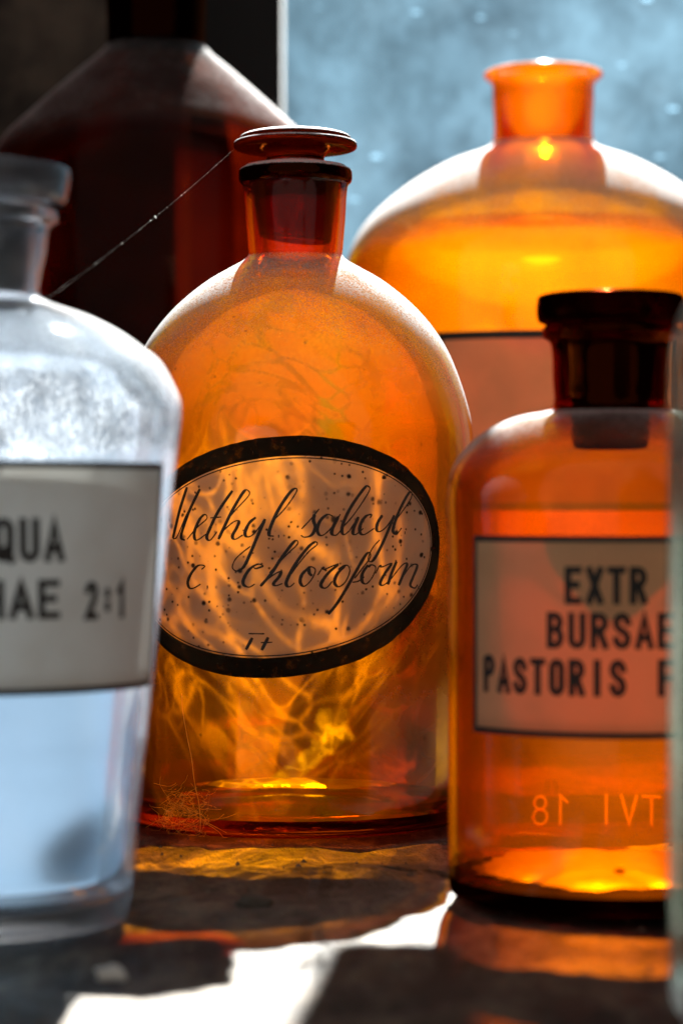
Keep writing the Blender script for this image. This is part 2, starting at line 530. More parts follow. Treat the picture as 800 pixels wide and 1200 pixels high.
# rough plaster wall left of the window
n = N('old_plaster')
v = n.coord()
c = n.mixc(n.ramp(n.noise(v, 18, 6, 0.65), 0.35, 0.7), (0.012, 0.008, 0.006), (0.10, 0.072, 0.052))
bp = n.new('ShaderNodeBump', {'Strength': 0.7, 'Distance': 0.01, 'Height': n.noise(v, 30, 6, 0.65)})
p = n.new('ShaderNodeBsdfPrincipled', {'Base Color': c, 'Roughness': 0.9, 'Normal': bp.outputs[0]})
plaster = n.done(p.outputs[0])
vs, fs = [], []
NX, NZ = 60, 80
for j in range(NZ + 1):
    for i in range(NX + 1):
        x = -1.2 + (1.2 - 0.084) * i / NX; z = -0.05 + 1.25 * j / NZ
        d = 0.012 * noise.noise(Vector((x * 9, z * 9, 3))) + 0.005 * noise.noise(Vector((x * 30, z * 30, 5)))
        vs.append((x, 1.285 + d, z))
for j in range(NZ):
    for i in range(NX):
        q = j * (NX + 1) + i
        fs.append((q, q + 1, q + NX + 2, q + NX + 1))
s = len(vs)
wl = mesh('wall', vs, fs, plaster)
sd = wl.modifiers.new('thickness', 'SOLIDIFY'); sd.thickness = 0.12; sd.offset = -1
wl['kind'] = 'structure'

frame_paint = flat('dark_frame_paint', (0.0025, 0.0027, 0.0035), 0.95, 0.4, 40)
win = thing('window', 'dusty window pane in a black frame behind the bottles', 'window', (0.3, 1.36, 0))
def wbox(name, *a, mat=frame_paint, bev=0.003):
    o = box(name, *a, mat, win, bev)
    o.matrix_parent_inverse = win.matrix_world.inverted()
    return o
bpy.context.view_layer.update()
wbox('frame_stile', -0.083, -0.033, 1.325, 1.40, 0.0, 1.2)
wbox('frame_stile', 0.80, 0.85, 1.325, 1.40, 0.0, 1.2)
wbox('bottom_rail', -0.033, 0.80, 1.327, 1.40, -0.02, 0.03)
wbox('top_rail', -0.033, 0.80, 1.327, 1.40, 0.80, 1.2)
wbox('shadow_blocker', 0.081, 0.106, 1.329, 1.398, 0.678, 0.80)  # unseen bar added only to cast the dark step on the ledge

n = N('dusty_pane')
v = n.coord()
vs_ = n.coord((1, 1, 0.35))
dirt = n.ramp(n.noise(v, 26, 7, 0.75, 0.6), 0.38, 0.70)
scr = n.ramp(n.noise(n.coord((1.0, 1, 0.7)), 170, 4, 0.8), 0.45, 0.7)
rot = n.new('ShaderNodeMapping'); n.put(rot.inputs[0], v); rot.inputs[2].default_value = (0, math.radians(38), 0); rot.inputs[3].default_value = (0.75, 1, 1.9)
vo = n.voro(rot.outputs[0], 62); vr = n.new('ShaderNodeSeparateColor', {'Color': vo.outputs['Color']})
spot = n.math('MULTIPLY', n.ramp(vo.outputs['Distance'], 0.09, 0.20, 1, 0), n.math('GREATER_THAN', vr.outputs[0], 0.62))
spot = n.math('MULTIPLY', spot, n.ramp(n.noise(v, 12, 3), 0.42, 0.60, 0.08, 1.0))
tr = n.new('ShaderNodeBsdfTransparent', {'Color': (0.93, 0.95, 0.96)})
tl = n.new('ShaderNodeBsdfTranslucent', {'Color': (0.34, 0.62, 0.86)})
gl = n.new('ShaderNodeBsdfGlossy', {'Color': (1, 1, 1), 'Roughness': 0.05})
s_ = n.mixs(0.04, tr.outputs[0], gl.outputs[0])
f = n.math('ADD', n.math('MULTIPLY', dirt, 0.012), n.math('MULTIPLY', scr, 0.008))
f = n.math('MAXIMUM', n.math('ADD', f, 0.008), n.math('MULTIPLY', spot, 0.14))
pane_m = n.done(n.mixs(f, s_, tl.outputs[0]))
wbox('pane', -0.034, 0.801, 1.366, 1.369, 0.029, 0.801, mat=pane_m, bev=0)

# window ledge of weathered stone
n = N('weathered_ledge')
v = n.coord()
st = n.coord((1.1, 0.45, 1))
g1 = n.math('ADD', n.math('MULTIPLY', n.noise(st, 62, 7, 0.7, 0.6), 0.6), n.math('MULTIPLY', n.noise(st, 17, 5, 0.6, 0.3), 0.4))
g2 = n.noise(n.coord((1, 0.5, 1)), 150, 5, 0.7)
c = n.mixc(n.ramp(g1, 0.42, 0.60), (0.020, 0.013, 0.009), (0.185, 0.145, 0.105))
c = n.mixc(n.ramp(g2, 0.5, 0.66, 0, 0.75), c, (0.035, 0.025, 0.018))
ck = n.voro(st, 9, 'DISTANCE_TO_EDGE').outputs['Distance']
ckm = n.math('MULTIPLY', n.ramp(n.math('ADD', ck, n.math('MULTIPLY', n.math('SUBTRACT', n.noise(v, 60, 4), 0.5), 0.05)), 0.0, 0.03, 1, 0), n.ramp(n.noise(v, 11, 2), 0.45, 0.6))
c = n.mixc(n.math('MULTIPLY', ckm, 0.7), c, (0.03, 0.022, 0.016))
h = n.math('ADD', n.math('MULTIPLY', g1, 0.5), n.math('SUBTRACT', n.math('MULTIPLY', g2, 0.35), n.math('MULTIPLY', ckm, 0.5)))
bp = n.new('ShaderNodeBump', {'Strength': 1.0, 'Distance': 0.010, 'Height': h})
p = n.new('ShaderNodeBsdfPrincipled', {'Base Color': c, 'Roughness': 0.75, 'Normal': bp.outputs[0]})
ledge_m = n.done(p.outputs[0])
vs, fs = [], []
NX, NY = 300, 240
FEET = []
def ledge_z(x, y):
    z = 0.0016 * noise.noise(Vector((x * 22, y * 30, 1))) + 0.0011 * noise.noise(Vector((x * 70, y * 90, 7))) + 0.0006 * noise.noise(Vector((x * 190, y * 210, 2)))
    return z - 0.0022
for j in range(NY + 1):
    for i in range(NX + 1):
        x = -0.6 + 1.2 * i / NX; y = 0.22 + 1.11 * j / NY
        vs.append((x, y, ledge_z(x, y)))
for j in range(NY):
    for i in range(NX):
        q = j * (NX + 1) + i
        fs.append((q, q + 1, q + NX + 2, q + NX + 1))
# front edge and underside
fb = len(vs)
for i in range(NX + 1):
    vs.append((-0.6 + 1.2 * i / NX, 0.222, -0.06))
for i in range(NX):
    fs.append((fb + i, fb + i + 1, i + 1, i))
ledge = mesh('window_ledge', vs, fs, ledge_m)
ledge['kind'] = 'structure'

# ------------------------------------------------------------------ materials of the bottles
AMBER = (0.92, 0.72, 0.15)
amber_in = wall_inner('amber_wall_inside', AMBER)
amber_mid = wall_outer('amber_wall_middle', AMBER, 0.07, (0.85, 0.42, 0.05), 0.13, film=0.66, film_col=(0.26, 0.155, 0.025), caustic_scale=30, film_z=(0.095, 0.14), back_col=(0.12, 0.045, 0.006))
amber_right = wall_outer('amber_wall_right', (0.82, 0.57, 0.10), 0.07, (0.8, 0.42, 0.06), 0.05, wave=0.12, speck=0.1)
amber_right_in = wall_inner('amber_wall_right_inside', (0.82, 0.57, 0.10))
amber_back = wall_outer('amber_wall_large', AMBER, 0.05, (0.90, 0.52, 0.07), 0.26, wave=0.08, speck=0.2)
amber_bneck = wall_outer('amber_thick_neck', (0.87, 0.42, 0.03), 0.05, (0.95, 0.46, 0.04), 0.05, wave=0.1, speck=0.0)
amber_mneck = wall_outer('amber_ground_neck', (0.86, 0.38, 0.03), 0.06, (0.95, 0.42, 0.04), 0.03, wave=0.35, speck=0.3)
BROWN = (0.72, 0.36, 0.05)
brown_out = wall_outer('brown_wall', BROWN, 0.05, (0.4, 0.13, 0.02), 0.035, wave=0.15, speck=0.2, gloss=0.12)
brown_in = wall_inner('brown_wall_inside', BROWN)
CLEAR = (0.95, 0.965, 0.975)
clear_out = wall_outer('clear_wall', CLEAR, 0.045, (0.66, 0.80, 1.0), 0.06, film=0.10, film_col=(0.74, 0.84, 1.0), film_z=(0.9, 1.0), wave=0.1, speck=0.0, band=(0.1185, 0.149))
clear_in = wall_inner('clear_wall_inside', CLEAR)
grey_out = wall_outer('grey_green_wall', (0.80, 0.85, 0.82), 0.25, (0.45, 0.48, 0.44), 0.04, wave=0.2, speck=0.0)
grey_in = wall_inner('grey_green_wall_inside', (0.80, 0.85, 0.82))

amber_solid = solid_glass('amber_solid_glass', (0.50, 0.17, 0.015), 0.03)
amber_stop = solid_glass('amber_stopper_glass', (0.34, 0.066, 0.006), 0.03, dust=0.6)
amber_neck = solid_glass('amber_neck_glass', (0.86, 0.34, 0.025), 0.03, dust=0.06, haze=(0.95, 0.42, 0.04))
dark_stop = solid_glass('dark_stopper_glass', (0.08, 0.010, 0.003), 0.15)
dark_neck = solid_glass('dark_neck_glass', (0.45, 0.07, 0.006), 0.05)
brown_solid = solid_glass('brown_solid_glass', (0.2, 0.03, 0.006), 0.05, dust=0.02)
clear_solid = solid_glass('clear_solid_glass', (0.78, 0.79, 0.81), 0.2)
ink = flat('black_ink', (0.012, 0.009, 0.008), 0.6, 0.3, 300)


def shell(name, outer, wall, base_t, neck_z, mats, parent, lip_in=None, base_z=None, punt=0.002, wob=0.0, lip_z=9.0):
    """A bottle: smooth outside profile from the foot to the lip, wall of glass, inside profile back down. Slots: outer wall, inner wall, neck glass, base glass."""
    out = crom(outer, 7)
    top = outer[-1]
    base_z = base_z if base_z is not None else base_t * 1.6
    inn = []
    for i in range(len(out)):
        p0 = Vector(out[max(i - 1, 0)]); p1 = Vector(out[min(i + 1, len(out) - 1)])
        d = (p1 - p0)
        nrm = Vector((-d[1], d[0])).normalized() if d.length > 1e-9 else Vector((-1, 0))
        q = Vector(out[i]) + nrm * wall
        inn.append((max(q[0], 0.002), q[1]))
    # keep the inside monotone in height, above the base and under the lip
    lip_r = lip_in if lip_in else top[0] - wall
    keep = []
    last = base_t + 0.004
    rb = None
    for r, z in inn:
        if z > last + 1e-5 and z < top[1] - 0.0015:
            if z > neck_z:
                r = min(r, lip_r)
            keep.append((r, z)); last = z
    rb = keep[0][0]
    prof = [(0, punt), (out[0][0] * 0.7, punt * 0.8)] + out
    n_out = len(prof)
    prof += [(top[0] - 0.0006, top[1] + 0.0006), (lip_r + 0.0006, top[1] + 0.0006), (lip_r, top[1])]
    prof += keep[::-1]
    prof += [(rb * 0.985, base_t + 0.0024), (rb * 0.93, base_t + 0.0006), (rb * 0.8, base_t), (rb * 0.45, base_t + punt * 0.6), (0, base_t + punt)]
    def pick(i, r, z):
        if z > lip_z:
            return 4
        if z > neck_z:
            return 2
        if z < base_z:
            return 3
        return 0 if i < n_out else 1
    return lathe(name, prof, mats, parent, pick=pick, wob=wob)


def zc(y, s):
    return CAM_H + (600 - y) * s

BOTTLES = 'glass apothecary bottles standing on the ledge'

# ------------------------------------------------------------------ the bottle in the middle, with the oval label
S = 2.926e-4
R0 = 0.0608
mid = thing('apothecary_bottle', 'amber bottle in the middle with an oval handwritten label and glass stopper', 'bottle', (-0.0158, 0.829, 0), BOTTLES)
prof = [(0.0560, 0.0), (0.0592, 0.0016), (0.0604, 0.006), (R0, 0.014), (R0, 0.06), (R0, 0.10), (208 * S, zc(520, S)), (206 * S, zc(495, S)), (194 * S, zc(450, S)), (174.5 * S, zc(405, S)),
        (144 * S, zc(365, S)), (104 * S, zc(331, S)), (77 * S, zc(315, S)), (60 * S, zc(305, S)), (55 * S, zc(299, S)), (55.5 * S, zc(290, S)), (58 * S, zc(260, S)), (60.5 * S, zc(224, S)),
        (62 * S, zc(217, S)), (65.5 * S, zc(213, S)), (66.5 * S, zc(206, S)), (65 * S, zc(199, S)), (61 * S, zc(197, S))]
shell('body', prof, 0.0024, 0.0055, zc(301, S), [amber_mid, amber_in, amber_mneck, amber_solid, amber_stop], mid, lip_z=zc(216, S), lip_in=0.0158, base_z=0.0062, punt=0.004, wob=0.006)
st = [(0, zc(281, S)), (36 * S, zc(282, S)), (42 * S, zc(279, S)), (43 * S, zc(270, S)), (52 * S, zc(204, S)), (50 * S, zc(197.5, S)), (40 * S, zc(195, S)), (38 * S, zc(193, S)), (38 * S, zc(189.5, S)),
      (34.5 * S, zc(187, S)), (34.5 * S, zc(178, S)), (39 * S, zc(173, S)), (55 * S, zc(170.5, S)), (69 * S, zc(170, S)), (71.8 * S, zc(168, S)), (72 * S, zc(163.5, S)), (70.5 * S, zc(161, S)), (65.5 * S, zc(160, S)),
      (64.5 * S, zc(158.5, S)), (64.5 * S, zc(155.5, S)), (62 * S, zc(153.5, S)), (50 * S, zc(150, S)), (25 * S, zc(147.5, S)), (0, zc(147, S))]
stp = lathe('stopper', crom(st, 5), [amber_stop], mid, seg=96)
for v_ in stp.data.vertices:
    v_.co.z -= 5.5 * S * max(0.0, min(1.0, (v_.co.z - zc(200, S)) / (zc(178, S) - zc(200, S))))
    if v_.co.z < zc(262, S):
        v_.co.z += (-0.10 * v_.co.x) * (zc(262, S) - v_.co.z) / (zc(262, S) - zc(282, S))

label_paper = paper('oval_label_paper', (0.76, 0.70, 0.58), 0.74, spots=0.92)
label_rim = paper('oval_label_rim', (0.030, 0.022, 0.014), 0.5, film=0.16)
UC, VC, RA, RB, ROT = -0.0041, 0.0902, 0.0589, 0.0382, math.radians(6.4)
RL = R0 + 0.0002


def oval(a, b, k, off):
    u = a * k[0]; w = b * k[1]
    return wrap(UC + u * math.cos(ROT) - w * math.sin(ROT), VC + u * math.sin(ROT) + w * math.cos(ROT), off, RL)


def oval_ring(name, a0, b0, a1, b1, off, mat, parent, seg=160, rings=6, thick=0.0, rough=0.0):
    vs, fs = [], []
    for k in range(rings + 1):
        f = k / rings
        for s_ in range(seg):
            t = 2 * math.pi * s_ / seg
            e = 1 + (rough * noise.noise(Vector((math.cos(t) * 9, math.sin(t) * 9, 4))) + rough * 0.6 * noise.noise(Vector((math.cos(t) * 30, math.sin(t) * 30, 4))) if k == rings else 0)
            vs.append(oval(a0 + (a1 - a0) * f, b0 + (b1 - b0) * f, (math.cos(t) * e, math.sin(t) * e), off))
    for k in range(rings):
        for s_ in range(seg):
            a = k * seg + s_; b = k * seg + (s_ + 1) % seg
            fs.append((a, a + seg, b + seg, b))
    o = mesh(name, vs, fs, mat, parent)
    if thick:
        m = o.modifiers.new('thickness', 'SOLIDIFY'); m.thickness = thick; m.offset = 0
    return o

lab = oval_ring('label', 0.0002, 0.0002, 0.0549, 0.0318, 0.0002, label_paper, mid, rings=14, thick=0.0001)
lab['label'] = 'oval cream label with black border, brown spots and ink script'
oval_ring('border', 0.0549, 0.0318, RA, RB, 0.00022, label_rim, lab, rings=4, thick=0.0001, rough=0.006)
oval_ring('border_line', 0.0541, 0.0309, 0.0545, 0.0313, 0.00034, ink, lab, rings=1)

STROKES = [[[-356,1125],[-384,1056],[-402,1001],[-415,960]],[[-415,958],[-395,968],[-356,1040],[-304,1117]],[[-306,1119],[-346,1050],[-373,990],[-380,962],[-364,954]],[[-356,957],[-316,996],[-281,1023],[-287,1037],[-306,1023],[-326,985],[-326,960],[-313,956],[-284,974]],[[-191,1113],[-241,1045],[-273,985],[-281,963],[-268,955],[-244,982]],[[-268,1026],[-229,1029]],[[-211,1018],[-182,1050],[-137,1097],[-139,1113],[-153,1110],[-188,1056],[-214,1007],[-239,958]],[[-229,980],[-188,1013],[-170,1015],[-176,996],[-191,969],[-182,958],[-156,972]],[[-114,1028],[-135,1010],[-149,980],[-142,966],[-120,976],[-85,1021]],[[-84,1023],[-108,969],[-131,915],[-153,871],[-176,857],[-191,868],[-182,893],[-159,915],[-131,936]],[[-64,1012],[-21,1056],[14,1107],[12,1120],[-7,1105],[-43,1050],[-67,996],[-71,972],[-56,968]],[[-43,968],[-39,968]],[[31,991],[61,1023],[87,1055]],[[72,1038],[69,1018],[75,996],[63,972],[41,965],[29,971]],[[132,1031],[113,1037],[91,1018],[81,991],[88,972],[104,974],[132,1002],[155,1038]],[[149,1031],[129,991],[129,974],[143,972],[160,991]],[[160,993],[200,1037],[251,1110],[249,1127],[235,1121],[194,1067],[168,1018],[160,985],[168,973],[185,985]],[[185,985],[216,1030]],[[215,1029],[200,996],[197,977],[208,974],[232,993]],[[255,1025],[260,1037],[240,1031],[223,1007],[220,981],[235,973],[270,993]],[[299,1035],[283,1012],[278,990],[289,982],[314,998],[344,1035]],[[343,1034],[320,985],[295,936],[270,895],[255,886],[249,899],[264,930],[289,956]],[[348,1018],[373,1045],[408,1086],[413,1107],[401,1106],[373,1067],[350,1023],[338,985],[352,974],[372,994]],[[383,978],[387,978]],[[-300,861],[-288,872],[-313,873],[-339,848],[-353,820],[-346,801],[-329,801],[-303,814]],[[-281,805],[-276,805]],[[-89,873],[-114,865],[-120,869]],[[-89,874],[-108,879],[-134,863],[-153,833],[-154,814],[-136,806],[-117,816]],[[-70,852],[-15,910],[17,941],[17,954],[4,947],[-32,899],[-64,850],[-99,809]],[[-78,831],[-48,851],[-34,855],[-40,839],[-57,818],[-49,811],[-29,818]],[[-5,844],[23,882],[55,920],[80,941],[74,950],[50,931],[12,880],[-15,828],[-15,811],[-5,808],[9,820]],[[55,869],[33,847],[27,823],[39,809],[61,828],[75,858],[66,870],[55,868],[56,851],[65,842]],[[82,844],[99,869],[104,863],[147,879],[115,850],[93,817],[99,804],[113,806],[129,825]],[[171,874],[146,849],[136,822],[149,807],[171,822],[186,855],[180,874],[167,873],[149,861]],[[202,833],[226,862],[254,897],[255,914],[243,911],[223,882],[200,844],[171,795],[143,752],[116,720]],[[194,821],[214,824],[235,838]],[[248,876],[229,849],[228,823],[243,816],[264,838],[275,867],[261,876],[248,869]],[[274,848],[289,873],[298,869],[332,879],[308,848],[291,818],[301,810],[324,823]],[[352,886],[333,848],[319,812]],[[324,823],[373,873],[394,877],[380,847],[360,809]],[[365,822],[408,870],[437,872],[419,835],[407,809],[426,799],[439,810]],[[440,799],[446,799]],[[-138,658],[-112,658],[-86,658]],[[-125,645],[-146,607]],[[-74,647],[-95,606]],[[-98,630],[-61,631]]]


def script(strokes, mat, parent):
    vs, fs = [], []
    for st_ in strokes:
        pts = [Vector((a * 1e-4, b * 1e-4)) for a, b in st_]
        if len(pts) > 2:
            pts = [Vector(q) for q in crom2(pts, 6)]
        else:
            pts = [pts[0].lerp(pts[1], i / 5) for i in range(6)]
        base = len(vs)
        L = len(pts)
        tot = sum((pts[i + 1] - pts[i]).length for i in range(L - 1))
        for i, p_ in enumerate(pts):
            d = (pts[min(i + 1, L - 1)] - pts[max(i - 1, 0)])
            d = d.normalized() if d.length > 1e-9 else Vector((1, 0))
            down = max(0.0, -d.y)
            wd = 0.00022 + 0.00036 * down ** 1.3 + 0.00007 * noise.noise(Vector((p_.x * 900, p_.y * 900, 2)))
            if tot < 0.0012:
                wd = 0.0005
            if i == 0 or i == L - 1:
                wd *= 0.75
            nn = Vector((-d.y, d.x)) * wd
            for q in (p_ + nn, p_ - nn):
                vs.append(wrap(q.x, q.y, 0.00036, RL))
        for i in range(L - 1):
            a = base + 2 * i
            fs.append((a, a + 1, a + 3, a + 2))
    return mesh('lettering', vs, fs, mat, parent)


def crom2(P, sub):
    P = [P[0] * 2 - P[1]] + P + [P[-1] * 2 - P[-2]]
    out = []
    for i in range(1, len(P) - 2):
        p0, p1, p2, p3 = P[i - 1:i + 3]
        for j in range(sub):
            t = j / sub
            out.append(0.5 * (2 * p1 + (p2 - p0) * t + (2 * p0 - 5 * p1 + 4 * p2 - p3) * t * t + (3 * p1 - p0 - 3 * p2 + p3) * t ** 3))
    out.append(P[-2])
    return out

script(STROKES, ink, lab)

def sun_patch(parent, rx, ry, ox, oy, z, mat, seed):  # added floor patch whose colour imitates sunlight focused through the bottle
    vs, fs = [(ox, oy, z + 0.0012)], []
    SEG = 72
    for k in range(1, 9):
        for s_ in range(SEG):
            t = 2 * math.pi * s_ / SEG
            e = k / 8 * (1 + (0.30 * noise.noise(Vector((math.cos(t) * 2, math.sin(t) * 2, seed))) + 0.12 * noise.noise(Vector((math.cos(t) * 6, math.sin(t) * 6, seed)))) * k / 8)
            x = rx * e * math.cos(t); y = ry * e * math.sin(t)
            h = 0.0012 * (1 - (k / 8) ** 2) + 0.0004 * noise.noise(Vector((x * 130, y * 130, seed)))
            vs.append((x + ox, y + oy, z + h - (0.0006 if k == 8 else 0)))
    for s_ in range(SEG):
        fs.append((0, 1 + s_, 1 + (s_ + 1) % SEG))
    for k in range(7):
        for s_ in range(SEG):
            a = 1 + k * SEG + s_; b = 1 + k * SEG + (s_ + 1) % SEG
            fs.append((a, a + SEG, b + SEG, b))
    return mesh('painted_sun_patch', vs, fs, mat, parent)

n = N('painted_sun_patch')
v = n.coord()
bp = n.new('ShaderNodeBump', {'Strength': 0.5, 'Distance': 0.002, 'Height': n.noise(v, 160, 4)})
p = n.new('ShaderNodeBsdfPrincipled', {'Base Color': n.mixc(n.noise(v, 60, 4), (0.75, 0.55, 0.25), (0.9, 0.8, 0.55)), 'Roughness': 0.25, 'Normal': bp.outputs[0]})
sun_patch_m = n.done(p.outputs[0])
n = N('orange_sun_patch')
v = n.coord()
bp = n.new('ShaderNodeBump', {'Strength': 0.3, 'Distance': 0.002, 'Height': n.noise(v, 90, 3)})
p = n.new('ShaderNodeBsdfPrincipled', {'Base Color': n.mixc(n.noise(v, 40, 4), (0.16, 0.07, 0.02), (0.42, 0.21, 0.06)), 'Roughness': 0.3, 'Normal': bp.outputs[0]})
sun_patch_o = n.done(p.outputs[0])
sun_patch(mid, 0.032, 0.013, 0.000, 0.010, 0.0106, sun_patch_m, 3)  # pale patch painted in as the bright bar of sun

# ------------------------------------------------------------------ right amber bottle with the square label
S = 2.325e-4
rb = thing('apothecary_bottle', 'orange amber bottle with a rectangular black bordered label and dark flat stopper', 'bottle', (0.0732, 0.6587, 0), BOTTLES)
R1 = 0.0442
prof = [(0.0405, 0.0), (0.0432, 0.0012), (0.0440, 0.004), (R1, 0.010), (R1, 0.06), (R1, 0.095), (192 * S, zc(590, S)), (189 * S, zc(565, S)), (181 * S, zc(541, S)), (159 * S, zc(515, S)), (129 * S, zc(496, S)), (103 * S, zc(487, S)),
        (80 * S, zc(483, S)), (69 * S, zc(479, S)), (66 * S, zc(470, S)), (67 * S, zc(450, S)), (70 * S, zc(403, S)), (74 * S, zc(398, S)), (79 * S, zc(393, S)), (79 * S, zc(386, S)), (75 * S, zc(381, S)), (70 * S, zc(380, S))]
shell('body', prof, 0.0022, 0.005, zc(482, S), [amber_right, amber_right_in, dark_neck, dark_stop], rb, lip_in=0.0128, base_z=0.0062, punt=0.002)
st = [(0, zc(526, S)), (38 * S, zc(526, S)), (43 * S, zc(523, S)), (46 * S, zc(480, S)), (54 * S, zc(392, S)), (54 * S, zc(378, S)), (60 * S, zc(376, S)), (80 * S, zc(373, S)), (85 * S, zc(369, S)), (85.5 * S, zc(346, S)), (83 * S, zc(341, S)), (40 * S, zc(339.5, S)), (0, zc(339, S))]
stp = lathe('stopper', crom(st, 5), [dark_stop], rb, seg=96)
for v_ in stp.data.vertices:
    v_.co.z -= 6 * S * max(0.0, min(1.0, (v_.co.z - zc(400, S)) / (zc(372, S) - zc(400, S))))
sun_patch(rb, 0.037, 0.035, 0.0, 0.0, 0.0080, sun_patch_o, 8)  # orange patch painted in as the glow on the floor
sun_patch(rb, 0.0016, 0.0022, 0.0005, -0.017, 0.0092, sun_patch_m, 5)  # tiny pale patch painted in as the sun's hot spot
salmon = paper('right_label_enamel', (0.86, 0.52, 0.29), 0.26, tcol=(1.0, 1.0, 0.9))
lab = sheet_rect('label', -0.0463, 0.0365, 0.0467, 0.0984, R1 + 0.0002, 0.0002, salmon, rb)
frame_rect('border', -0.0463, 0.0365, 0.0467, 0.0984, 0.0016, R1 + 0.0002, 0.00028, ink, lab)
printed([('EXTR', -0.0166, 0.0043, 0.0810, 0.0906), ('BURSAE', -0.0214, 0.0116, 0.0696, 0.0789), ('PASTORIS', -0.0416, -0.0010, 0.0575, 0.0670), ('F', 0.0071, 0.0115, 0.0575, 0.0670)], R1 + 0.0002, 0.0003, ink, lab)
emb = wall_outer('raised_glass', (0.95, 0.7, 0.3), 0.22, (0.95, 0.5, 0.1), 0.0, wave=0, speck=0)
printed([('TVI 18', -0.0185, 0.0195, 0.0135, 0.0225)], R1, 0.0003, emb, rb, name='raised_lettering', wt=0.10, th0=math.pi - 0.02)

# ------------------------------------------------------------------ left clear bottle
S = 2.18e-4
lb = thing('apothecary_bottle', 'clear glass bottle with a white rectangular label at the left', 'bottle', (-0.0922, 0.6175, 0), BOTTLES)
def RC(z):
    return 0.0381 + (0.0508 - 0.0381) * max(0.0, min(1.0, (z - 0.004) / 0.122))
prof = [(0.0345, 0.0), (0.0372, 0.0012), (0.0382, 0.004), (RC(0.03), 0.03), (RC(0.06), 0.06), (RC(0.09), 0.09), (RC(0.118), 0.118), (235 * S, zc(485, S)), (234 * S, zc(470, S)), (226 * S, zc(450, S)), (210 * S, zc(423, S)), (190 * S, zc(407, S)),
        (166 * S, zc(390, S)), (133 * S, zc(373, S)), (103 * S, zc(362, S)), (80 * S, zc(354, S)), (69 * S, zc(346, S)), (69 * S, zc(335, S)), (76 * S, zc(300, S)), (82 * S, zc(266, S)), (89 * S, zc(261, S)), (91 * S, zc(256, S)), (89 * S, zc(248, S)), (84 * S, zc(246, S))]
shell('body', prof, 0.0024, 0.007, zc(358, S), [clear_out, clear_in, clear_solid, clear_solid], lb, lip_in=0.0150, base_z=0.011, punt=0.003)
st = [(0, zc(350, S)), (46 * S, zc(349, S)), (52 * S, zc(345, S)), (60 * S, zc(260, S)), (64 * S, zc(243, S)), (72 * S, zc(240, S)), (97 * S, zc(238, S)), (100 * S, zc(234, S)), (106 * S, zc(194, S)), (104 * S, zc(188, S)), (80 * S, zc(184, S)), (0, zc(182, S))]
stp = lathe('stopper', crom(st, 5), [clear_solid], lb, seg=96)
for v_ in stp.data.vertices:
    v_.co.z -= 10 * S * max(0.0, min(1.0, (v_.co.z - zc(242, S)) / (zc(190, S) - zc(242, S))))
n = N('water')
g_ = n.new('ShaderNodeBsdfGlass', {'Color': (0.80, 0.90, 0.97), 'Roughness': 0.28, 'IOR': 1.33})
water_m = n.done(g_.outputs[0])
def RW(z):
    return RC(z) - 0.0029
lathe('liquid', crom([(0, 0.0112), (0.020, 0.0112), (RW(0.0115) - 0.003, 0.0114), (RW(0.014), 0.0145), (RW(0.03), 0.03), (RW(0.06), 0.06), (RW(0.09), 0.09), (RW(0.1145) - 0.0002, 0.1145), (RW(0.116) - 0.0006, 0.1158), (RW(0.116) - 0.003, 0.1152), (0.02, 0.115), (0, 0.115)], 4), [water_m], lb, seg=112)
white_paper = paper('left_label_paper', (0.86, 0.85, 0.82), 0.30)
def RLc(z):
    return RC(z) + 0.0003
lab = sheet_rect('label', -0.030, 0.0625, 0.0607, 0.1166, RLc, 0.0002, white_paper, lb)
frame_rect('border', -0.030, 0.0625, 0.0607, 0.1166, 0.0016, RLc, 0.0003, ink, lab)
printed([('AQUA', 0.0040, 0.0274, 0.0926, 0.1031), ('PHAE', 0.0002, 0.0262, 0.0790, 0.0884), ('2:1', 0.0330, 0.0468, 0.0785, 0.0878)], RLc, 0.00035, ink, lab)

# ------------------------------------------------------------------ large amber bottle, open, behind on the right
S = 3.953e-4
bb = thing('apothecary_bottle', 'large open amber bottle with wide shoulders standing against the window pane', 'bottle', (0.0933, 1.12, 0), BOTTLES)
R2 = 232 * S
prof = [(0.085, 0.0), (0.0895, 0.002), (0.0912, 0.007), (R2, 0.016), (R2, 0.08), (R2, 0.15), (R2, zc(345, S)), (231 * S, zc(320, S)), (226 * S, zc(295, S)), (206 * S, zc(260, S)), (161 * S, zc(220, S)), (111 * S, zc(191, S)), (76 * S, zc(178, S)), (62 * S, zc(171, S)),
        (59 * S, zc(164.5, S)), (57.5 * S, zc(156.7, S)), (59 * S, zc(117.8, S)), (60 * S, zc(98.7, S)), (63 * S, zc(94.4, S)), (68 * S, zc(90.9, S)), (69.5 * S, zc(87.5, S)), (67 * S, zc(84.4, S)), (63 * S, zc(84.0, S))]
shell('body', prof, 0.0028, 0.007, zc(168, S), [amber_back, amber_in, amber_bneck, amber_solid], bb, lip_in=55 * S, base_z=0.010)
n = N('yellow_liquid')
v = n.coord()
tr = n.new('ShaderNodeBsdfTransparent', {'Color': (0.96, 0.80, 0.30)}); tl = n.new('ShaderNodeBsdfTranslucent', {'Color': (0.98, 0.78, 0.22)})
liq_m = n.done(n.mixs(n.ramp(n.noise(v, 14, 3), 0.3, 0.7, 0.13, 0.20), tr.outputs[0], tl.outputs[0]))
ri = R2 - 0.0032
lathe('liquid', [(0, 0.012), (0.07, 0.012), (0.084, 0.016), (ri, 0.024), (ri, 0.15), (ri, zc(345, S)), (231 * S - 0.0036, zc(320, S)), (226 * S - 0.0042, zc(295, S)), (216 * S - 0.005, zc(276, S)), (213 * S - 0.006, zc(273, S)), (205 * S - 0.006, zc(274, S)), (0, zc(274.5, S))], [liq_m], bb, seg=96)
